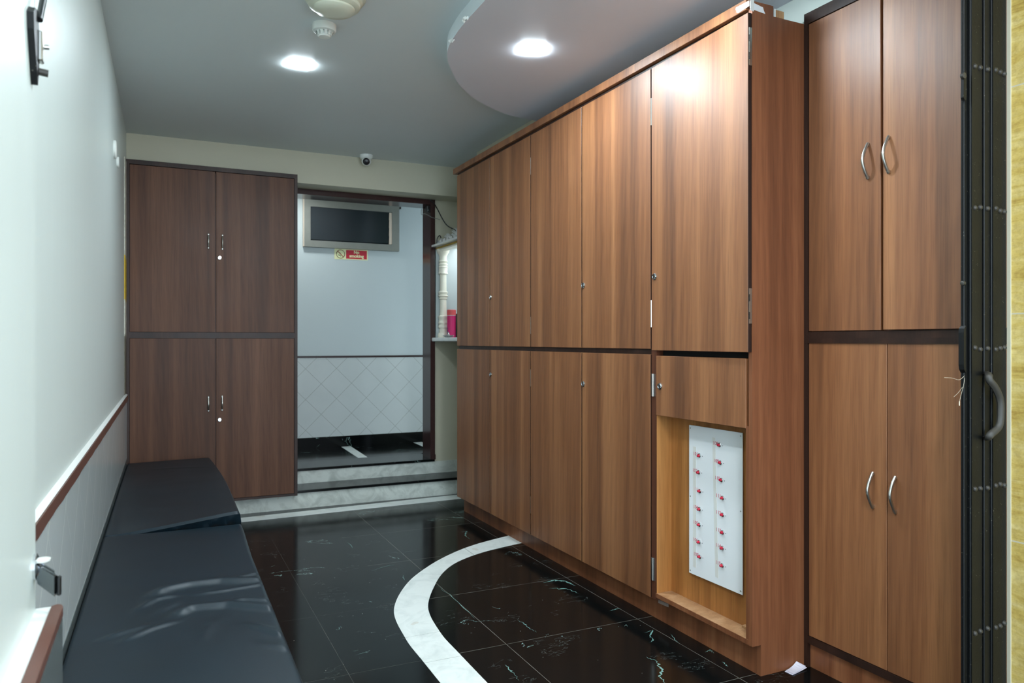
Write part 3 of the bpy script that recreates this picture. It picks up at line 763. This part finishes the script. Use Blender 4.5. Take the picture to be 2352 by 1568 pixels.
def cushion(name, x0, x1, y0, y1, zf, th, r, nx, ny, fold, label, front_fold=0.0):
    bm = bmesh.new(); grid = []
    def edge_drop(d): return 0 if d >= r else r-math.sqrt(max(r*r-(r-d)**2, 0))
    for j in range(ny+1):
        row = []
        for i in range(nx+1):
            u = i/nx; v = j/ny
            cu = .5-.5*math.cos(math.pi*u); cv = .5-.5*math.cos(math.pi*v)
            u = .35*cu+.65*u; v = .12*cv+.88*v
            x = x0(y0+(y1-y0)*v)*(1-u)+x1(y0+(y1-y0)*v)*u; y = y0+(y1-y0)*v
            d = min(x-x0(y), x1(y)-x); e = min(y-y0, y1-y)
            z = zf(x, y)-edge_drop(max(min(d, e), 0))*.9
            f = fold(x, y)*min(1, min(d, e)/.02+.15)
            row.append(bm.verts.new((x, y, z+f)))
        grid.append(row)
    for j in range(ny):
        for i in range(nx): bm.faces.new((grid[j][i], grid[j][i+1], grid[j+1][i+1], grid[j+1][i]))
    ring = [grid[0][i] for i in range(nx+1)]+[grid[j][nx] for j in range(1, ny+1)]+[grid[ny][i] for i in range(nx-1, -1, -1)]+[grid[j][0] for j in range(ny-1, 0, -1)]
    zb = min(v.co.z for v in ring)
    base = zf(0, (y0+y1)/2)-th
    prev = ring; K = 5
    for k in range(1, K+1):
        t_ = k/K; new = []
        for v in ring:
            z = v.co.z+(base-v.co.z)*t_; bul = math.sin(math.pi*t_)*.006
            x, y = v.co.x, v.co.y
            cx = (x0(y)+x1(y))/2
            dx = bul*(1 if x > cx else -1)*(1 if min(abs(x-x0(y)), abs(x-x1(y))) < 1e-4 else 0)
            dy = 0
            if abs(y-y0) < 1e-4: dy = -bul*.6+(.065*t_ if front_fold else 0)-front_fold*math.sin(math.pi*t_)*(.5+.5*math.sin((x-.35*t_)*62+2*math.sin(x*23)))
            new.append(bm.verts.new((x+dx*(0 if dx < 0 else 1), y+dy, z)))
        for i in range(len(ring)):
            q = (i+1) % len(ring); bm.faces.new((prev[i], new[i], new[q], prev[q]))
        prev = new
    bm.faces.new(prev[::-1]); bmesh.ops.recalc_face_normals(bm, faces=bm.faces)
    o = obj(name, bm, 'rexine', None, True, loc=(.06, (y0+y1)/2, base))
    for pl in o.data.polygons: pl.use_smooth = True
    return tag(o, label, 'cushion', 'black bench cushions')

RIDGES = [([(-.061, 2.477), (-.006, 2.555), (0.07, 2.567)], .0050, .010),
 ([(-.024, 2.595), (.026, 2.645), (.092, 2.666), (.188, 2.664), (.308, 2.617)], .0085, .020),
 ([(.04, 2.373), (.083, 2.43), (.193, 2.415), (.318, 2.316)], .0085, .018),
 ([(-.146, 2.272), (-.08, 2.313), (-.006, 2.341)], .0040, .010),
 ([(-.092, 2.235), (-.021, 2.298), (.068, 2.339)], .0048, .010),
 ([(.22, 2.234), (.271, 2.159), (.318, 2.08)], .0060, .012),
 ([(.229, 2.682), (.27, 2.69), (.318, 2.704)], .0040, .008),
 ([(.088, 2.558), (.18, 2.555), (.318, 2.574)], .0040, .010),
 ([(.109, 2.152), (.121, 2.23), (.136, 2.287)], .0022, .012),
 ([(.24, 2.07), (.318, 1.99)], .0040, .012),
 ([(-.002, 2.42), (.024, 2.465), (.064, 2.507)], .0030, .009),
 ([(.186, 2.448), (.246, 2.444), (.318, 2.4)], .0045, .011)]
def seg_d(px, py, a, b):
    ax, ay = a; bx_, by = b; dx, dy = bx_-ax, by-ay
    t = max(0, min(1, ((px-ax)*dx+(py-ay)*dy)/(dx*dx+dy*dy)))
    return math.hypot(px-ax-dx*t, py-ay-dy*t), t
def fold_near(x, y):
    h = .0012*math.sin(x*9+y*3.1)+.0010*math.sin(y*7.3-x*4)
    if 1.8 < y < 2.85:
        for P, a, w_ in RIDGES:
            best = 9; tt = 0; n = len(P)-1
            for i in range(n):
                d_, t = seg_d(x, y, P[i], P[i+1])
                if d_ < best: best = d_; tt = (i+t)/n
            if best < w_*4:
                s_ = math.exp(-(best/(w_*1.15))**2)*a*1.4
                s_ *= min(1, (tt*n+.15)*1.4)
                if P[-1][0] < .3: s_ *= min(1, ((1-tt)*n+.1)*1.4)
                h += s_
    return h
def fold_far(x, y):
    return .002*math.sin(x*8-y*2.3)+.0012*math.sin(y*6+x*5)+.004*math.exp(-((y-5.2+.25*x)/.03)**2)*math.exp(-((x-.12)/.12)**2)
XL = lambda y: max(-.228+.006*(y-2.0), WX(y)+.013)
cushion('bench_cushion', XL, lambda y: .318+(.012 if y > 3 else 0)*min(1, (y-3)/.4) if y > 3 else .310+.008*max(0, (y-1.8)/1.2), .9, 3.468,
        lambda x, y: .450, .062, .014, 70, 300, fold_near, 'wrinkled black cushion on the near part of the bench')
def zf_far(x, y):
    lift = max(0, min(1, (x+.15)/.45))
    return .447+.052*lift*math.exp(-((y-3.49)/.75))-.012*max(0, (y-4.6)/1.0)
cushion('bench_cushion', XL, lambda y: .325+.022*math.sin(math.pi*min(1, max(0, (y-3.49)/2.2)))-.006*max(0, y-5), 3.481, 5.585,
        zf_far, .060, .013, 50, 150, fold_far, 'smooth black cushion raised at its near edge, against the wardrobe', .016)

# ================================================================== NICHE WITH SHRINE
sh = obj('wall_shelf', bx(2.066, 2.52, 5.17, 5.949, 1.243, 1.275, bev=.008, seg=3), 'marble_shelf')
tag(sh, 'white marble shelf with rounded edge under the small shrine', 'shelf')
T = thing('shrine', 'white carved household shrine with fluted pillars, silver crest and lit back on the marble shelf', 'shrine', (2.3, 5.7, 1.276))
def pillar(x, y, z0, z1, s_=1.0):
    hgt = z1-z0
    prof = [(.036, 0), (.038, .02), (.034, .05), (.028, .055), (.028, .10), (.034, .11), (.034, .13), (.028, .14), (.036, .165), (.030, .18), (.0295, .205), (.034, .215), (.036, .235), (.026, .245), (.024, .30), (.023, .42), (.032, .43), (.024, .44), (.036, .46), (.026, .475), (.033, .49), (.033, .505), (.024, .515), (.023, .60), (.023, .70), (.034, .705), (.030, .725), (.031, .77), (.034, .775), (.028, .79), (.033, .81), (.024, .825), (.034, .84), (.026, .855), (.026, .895), (.034, .925), (.042, .94), (.046, .97), (.046, 1.0)]
    return lathe([(r*s_, h*hgt) for r, h in prof], (x, y, z0), 'Z', 16)
for (x, y) in ((2.150, 5.885), (2.39, 5.885), (2.150, 5.28)):
    obj('pillar', pillar(x, y, 1.2755, 2.03, 1.2), 'shrine', T, True)
obj('side_frame', bx(2.100, 2.50, 5.920, 5.949, 1.2755, 2.03), 'wall_corr', T)
obj('back_board', bx(2.47, 2.498, 5.25, 5.919, 1.2755, 2.03), 'white_sheet', T)
# canopy sloping to the left, its eave running towards the room
bm = bmesh.new(); add_prism(bm, [(2.062, 2.030), (2.062, 2.046), (2.30, 2.135), (2.498, 2.135), (2.498, 2.060), (2.14, 2.030)], 5.23, 5.949, axis=1)
obj('canopy', bm, 'silver_paint', T)
obj('lintel', bx(2.105, 2.165, 5.25, 5.919, 1.995, 2.0298), 'shrine', T)
bm = bmesh.new()
for k in range(26):
    y = 5.24+k*.0265
    bmesh.ops.create_icosphere(bm, subdivisions=1, radius=.0085, matrix=Matrix.Translation((2.096, y, 2.018)))
obj('bead_row', bm, 'gold', T, True)
bm = bmesh.new()
for k in range(9):                             # leafy scrolls on the crest
    y = 5.88-k*.08; hgt = .04+.035*math.sin(k*1.9)**2+.006*k
    for q in range(5):
        a = math.radians(-60+30*q); L_ = hgt*(1-.12*abs(q-2))
        base = Vector((2.14+.018*(k % 2), y, 2.07))
        add_tube(bm, [base, base+Vector((.01, math.sin(a)*L_*.5, L_*.5)), base+Vector((-.012, math.sin(a)*L_*.95, L_*.8))], (.011, .003), 7, 4)
    add_lathe(bm, [(.001, 0), (.016, .006), (.018, .014), (.008, .024), (.001, .027)], (2.125, y+.03, 2.07), '-X', 10)
obj('crest', bm, 'silver_paint', T, True)
obj('light_strip', bx(2.30, 2.46, 5.35, 5.90, 2.022, 2.0295), 'led_warm', T)

c0 = (2.192, 5.800, 1.2755)
T = thing('incense_tin', 'tall pink cylindrical tin with coral lid and purple print on the shrine shelf', 'tin', c0)
obj('body', lathe([(.0355, 0), (.036, .003), (.036, .182)], c0, 'Z', 32), 'pink', T, True)
obj('lid', lathe([(.0372, .183), (.0372, .226), (.034, .230), (.001, .231)], c0, 'Z', 32), 'coral', T, True)
obj('rim', lathe([(.0376, .180), (.0376, .184)], c0, 'Z', 32), 'silver_paint', T)
bm = bmesh.new()
for (a, z, sx, sz) in ((205, .085, .006, .022), (215, .075, .012, .010), (200, .060, .010, .010), (222, .055, .006, .010), (206, .045, .020, .005), (190, .040, .006, .012), (225, .038, .006, .012)):
    n = 5
    rows = []
    for i in range(n+1):
        aa = math.radians(a-35)+(-sx+2*sx*i/n)/.0365
        rows.append([bm.verts.new((c0[0]+.0364*math.cos(aa), c0[1]+.0364*math.sin(aa), c0[2]+z+s_*sz*(1-abs(2*i/n-1)*.5))) for s_ in (-1, 1)])
    for p0, p1 in zip(rows, rows[1:]): bm.faces.new((p0[0], p1[0], p1[1], p0[1]))
bmesh.ops.recalc_face_normals(bm, faces=bm.faces)
obj('printed_motif', bm, 'purple_ink', T)
c1 = (2.112, 5.66, 1.2755)
T = thing('offering_plate', 'small silver plate holding a silver bell on the shelf edge before the pink tin', 'plate', c1)
obj('plate', lathe([(.020, 0), (.030, .003), (.046, .014), (.050, .016), (.048, .017), (.028, .006), (.001, .004)], c1, 'Z', 32), 'chrome', T, True)
obj('bell', lathe([(.017, .005), (.018, .009), (.014, .020), (.011, .028), (.004, .034), (.006, .038), (.006, .043), (.001, .046)], c1, 'Z', 24), 'chrome', T, True)
T = thing('picture_box', 'dark brown box with gold clasp behind the pink tin on the shrine shelf', 'box', (2.29, 5.84, 1.2755))
obj('body', bx(2.24, 2.315, 5.75, 5.83, 1.2755, 1.475, bev=.003), 'dark_jar', T)
obj('clasp', tube([(2.252, 5.748, 1.39), (2.248, 5.735, 1.37), (2.255, 5.735, 1.35), (2.262, 5.748, 1.345)], .005, 8, 4), 'gold', T, True)

# cables
T = obj('power_cable', tube([(2.045, 5.918, 2.424), (2.062, 5.918, 2.412), (2.085, 5.922, 2.395), (2.12, 5.935, 2.350), (2.165, 5.940, 2.275), (2.205, 5.935, 2.222), (2.262, 5.91, 2.185), (2.31, 5.88, 2.140)], .0045, 8, 6), 'black_wire', None, True)
tag(T, 'black cable hanging from the door frame corner to the shrine roof', 'cable')
T = obj('thin_wire', tube([(1.975, 5.920, 2.345), (1.970, 5.918, 2.305), (1.978, 5.918, 2.294), (1.995, 5.917, 2.304), (2.03, 5.914, 2.292), (2.062, 5.912, 2.276), (2.105, 5.915, 2.270), (2.135, 5.918, 2.262)], .0025, 6, 6), 'grey_wire', None, True)
tag(T, 'thin grey wire crossing the door frame towards the shrine', 'wire')
T = obj('short_cable', tube([(2.095, 5.89, 2.060), (2.098, 5.89, 2.09), (2.108, 5.89, 2.115), (2.125, 5.89, 2.125), (2.14, 5.90, 2.095)], .004, 8, 6), 'black_wire', None, True)
tag(T, 'short black cable loop at the left tip of the shrine roof', 'cable')
T = thing('cable_box', 'small black junction at the inner top corner of the door frame', 'junction box', (2.04, 5.96, 2.35))
obj('case', bx(2.028, 2.0535, 5.93, 5.98, 2.325, 2.375, bev=.004, seg=2), 'black_plastic', T)
obj('cap', lathe([(.009, 0), (.009, .008), (.004, .010)], (2.04, 5.93, 2.34), '-Y', 14), 'black_plastic', T, True)

# NO SMOKING sign
ys_ = 7.0285
T = thing('no_smoking_sign', 'small cream and red no smoking sign on the corridor wall under the window', 'sign', (1.65, ys_, 2.06))
obj('plate', bx(1.489, 1.805, ys_-.002, ys_+.0012, 2.014, 2.112), 'sign_cream', T)
obj('red_field', bx(1.598, 1.796, ys_-.0028, ys_-.0018, 2.023, 2.104), 'sign_red', T)
obj('lettering', text_bm('No', .040, (1.697, ys_-.0034, 2.085), (1, 0, 0), (0, 0, 1), .0004, .0014), 'sign_cream', T)
obj('lettering', text_bm('smoking', .041, (1.697, ys_-.0034, 2.049), (1, 0, 0), (0, 0, 1), .0004, .0014), 'sign_cream', T)
bm = bmesh.new(); n = 40; cx, cz = 1.546, 2.063
R0, R1 = [], []
for k in range(n):
    a = 2*math.pi*k/n
    R0.append(bm.verts.new((cx+.041*math.cos(a), ys_-.0030, cz+.041*math.sin(a)))); R1.append(bm.verts.new((cx+.036*math.cos(a), ys_-.0030, cz+.036*math.sin(a))))
for k in range(n): bm.faces.new((R0[k], R0[(k+1) % n], R1[(k+1) % n], R1[k]))
bmesh.ops.solidify(bm, geom=list(bm.faces), thickness=.0008)
dd = .0026
add_prism(bm, [(cx-.027-dd, cz+.027-dd), (cx-.027+dd, cz+.027+dd), (cx+.027+dd, cz-.027+dd), (cx+.027-dd, cz-.027-dd)], ys_-.0031, ys_-.0022, axis=1)
obj('prohibition_ring', bm, 'sign_brown', T)
bm = bmesh.new()
add_prism(bm, [(cx-.022, cz-.010), (cx+.004, cz-.024), (cx+.008, cz-.018), (cx-.018, cz-.004)], ys_-.0027, ys_-.0019, axis=1)
add_prism(bm, [(cx-.006, cz-.004), (cx-.002, cz-.004), (cx-.002, cz+.014), (cx-.006, cz+.012)], ys_-.0027, ys_-.0019, axis=1)
obj('cigarette_mark', bm, 'sign_green', T)

# ================================================================== COLLAPSED GATE (right)
YG = 1.30
T = thing('folding_gate', 'black collapsible steel gate folded into a narrow stack against the yellow stone wall', 'gate', (2.06, YG, 0))
xs = [(1.971, 1.986), (1.987, 2.022), (2.023, 2.047), (2.048, 2.074), (2.075, 2.107), (2.108, 2.130), (2.131, 2.154)]
riv = [.085, .457, .847, 1.228, 1.612, 1.996, 2.38]
for i, (a, b) in enumerate(xs):
    bm = bmesh.new(); dy = (.003, -.004, .001, -.003, -.006, -.001, .002)[i]
    # U channel: web facing the room entrance, two flanges going back
    add_box(bm, a, b, YG+dy, YG+dy+.004, .03, CZ-.03, bev=.0018)
    add_box(bm, a, a+.003, YG+dy+.004, YG+dy+.009, .03, CZ-.03)
    add_box(bm, b-.003, b, YG+dy+.004, YG+dy+.009, .03, CZ-.03)
    if i in (1, 4): add_box(bm, a+.002, a+.008, YG+dy-.003, YG+dy, .03, CZ-.03)
    pk = obj('picket', bm, 'gate', T)
    if i:
        for z in riv:
            obj('rivet', lathe([(.0075, -.001), (.0070, .003), (.0045, .006), (.001, .007)], ((a+b)/2, YG+dy, z+random.uniform(-.003, .003)), '-Y', 14), 'gate_worn', pk, True)
bm = bmesh.new()
for k, z in enumerate(riv[:-1]):
    for i in range(5):
        x = 2.00+i*.034
        add_box(bm, x-.002, x+.002, YG+.013, YG+.021, z-.02, z+.40)
obj('lattice_bars', bm, 'gate', T)
obj('top_track', bx(1.10, 2.16, YG-.012, YG+.05, CZ-.03, CZ+.0), 'gate', T)
bm = bmesh.new()
add_tube(bm, [(2.066, YG+.004, 1.160), (2.036, YG-.022, 1.158), (2.030, YG-.028, 1.144), (2.049, YG-.032, 1.122), (2.069, YG-.032, 1.092), (2.073, YG-.032, 1.057), (2.066, YG-.032, 1.018), (2.036, YG-.028, .996), (2.036, YG-.020, .985), (2.062, YG+.002, .982)], .0095, 10, 5, flat=.7)
obj('handle', bm, 'gate_worn', T, True)
lt = obj('latch', add_prism(bmesh.new(), [(1.958, 1.905), (1.963, 1.898), (1.971, 1.900), (1.971, 1.975), (1.960, 1.975)], YG-.004, YG+.004, axis=1), 'gate', T)
obj('bolt', lathe([(.008, 0), (.008, .008), (.003, .010)], (1.957, YG, 1.962), '-Y', 12), 'gate_worn', lt, True)
obj('bolt', lathe([(.006, 0), (.006, .008), (.003, .010)], (1.966, YG, 1.405), '-X', 12), 'gate_worn', T, True)
obj('side_plate', add_prism(bmesh.new(), [(1.970, 1.163), (1.963, 1.172), (1.961, 1.185), (1.961, 1.272), (1.963, 1.283), (1.970, 1.290)], YG-.003, YG+.012, axis=1), 'gate', T)
T = obj('thread', tube([(1.965, YG-.002, 1.155), (1.94, YG-.004, 1.145), (1.915, YG-.002, 1.15), (1.885, YG, 1.152)], .0004, 5, 5), 'thread', None, True)
bm = bmesh.new(); bm.from_mesh(T.data)
add_tube(bm, [(1.966, YG-.002, 1.150), (1.955, YG-.006, 1.128), (1.945, YG-.006, 1.105), (1.938, YG-.006, 1.085)], .0004, 5, 5)
add_tube(bm, [(1.952, YG-.005, 1.125), (1.935, YG-.006, 1.112), (1.918, YG-.004, 1.10)], .0003, 5, 5)
add_lathe(bm, [(.001, 0), (.0014, .002), (.0014, .008), (.001, .012)], (1.938, YG-.006, 1.076), 'Z', 8)
bm.to_mesh(T.data); bm.free()
tag(T, 'loose white thread snagged on the edge of the black gate', 'thread')

# ================================================================== NEAR LEFT WALL FITTINGS
T = thing('wall_latch', 'black metal latch with rod high on the near left wall, out of focus', 'latch', (-.19, 1.46, 1.75))
bm = add_prism(bmesh.new(), [(1.405, 1.775), (1.425, 1.79), (1.455, 1.795), (1.47, 1.765), (1.475, 1.73), (1.462, 1.69), (1.452, 1.672), (1.440, 1.69), (1.425, 1.72), (1.41, 1.75)], -.191, -.180, axis=0)
obj('back_plate', bm, 'gate', T)
obj('rod', tube([(-.178, 1.450, 1.78), (-.176, 1.50, 1.85), (-.175, 1.575, 1.96)], .0055, 10, 3), 'black_plastic', T, True)
obj('cover', bx(-.181, -.174, 1.455, 1.478, 1.715, 1.765, bev=.002), 'steel', T)
obj('bolt', tube([(-.19, 1.47, 1.702), (-.168, 1.474, 1.700)], .006, 10, 1), 'gate_worn', T, True)
obj('bolt', tube([(-.18, 1.478, 1.745), (-.168, 1.481, 1.747)], .004, 10, 1), 'steel', T, True)
T = thing('latch_knob', 'chrome latch knob on the near left wall just above the brown edge', 'latch', (-.19, 1.47, .84))
obj('rose', lathe([(.022, -.001), (.022, .004), (.018, .006)], (-.19, 1.485, .868), 'X', 24), 'chrome', T, True)
obj('washer', lathe([(.004, -.03), (.012, -.028), (.013, -.024), (.004, -.022)], (-.178, 1.482, .905), 'Z', 20), 'white_plastic', T, True)
bm = bmesh.new()
A_ = [Vector((-.189, 1.487, .884)), Vector((-.189, 1.487, .845)), Vector((-.189, 1.472, .845)), Vector((-.189, 1.472, .884))]
B_ = [Vector((-.152, 1.462, .862)), Vector((-.152, 1.462, .818)), Vector((-.152, 1.447, .818)), Vector((-.152, 1.447, .862))]
va = [bm.verts.new(v) for v in A_]; vb = [bm.verts.new(v) for v in B_]
bm.faces.new(va); bm.faces.new(vb[::-1])
for i in range(4): bm.faces.new((va[i], vb[i], vb[(i+1) % 4], va[(i+1) % 4]))
bmesh.ops.recalc_face_normals(bm, faces=bm.faces)
bmesh.ops.bevel(bm, geom=list(bm.edges), offset=.006, segments=3, affect='EDGES')
lv = obj('lever', bm, 'chrome_dark', T, True)
obj('end_reflection', bx(-.153, -.147, 1.449, 1.460, .824, .856, bev=.002), 'black_plastic', lv)  # black piece stands in for the dark reflection on the end face

# ================================================================== LIGHT, CAMERA
w = bpy.data.worlds.new('World'); SC.world = w; w.use_nodes = True
bg = w.node_tree.nodes['Background']; bg.inputs[0].default_value = (.72, .87, 1.0, 1); bg.inputs[1].default_value = 2.6

cam = bpy.data.cameras.new('Camera'); co = bpy.data.objects.new('Camera', cam); COL.objects.link(co)
co.location = (0, 0, 1.25); co.rotation_euler = (math.radians(90), 0, math.radians(-25.34))
cam.sensor_width = 36; cam.lens = 1715*36/2352; cam.shift_y = -2/2352
cam.dof.use_dof = True; cam.dof.focus_distance = 2.9; cam.dof.aperture_fstop = 5.0
cam.clip_start = .01
SC.camera = co
SC.view_settings.view_transform = 'Standard'; SC.view_settings.look = 'None'
SC.view_settings.gamma = 1; SC.view_settings.use_curve_mapping = False
SC.view_settings.exposure = 1.15
for o in bpy.data.objects:
    if '_o' in o: del o['_o']
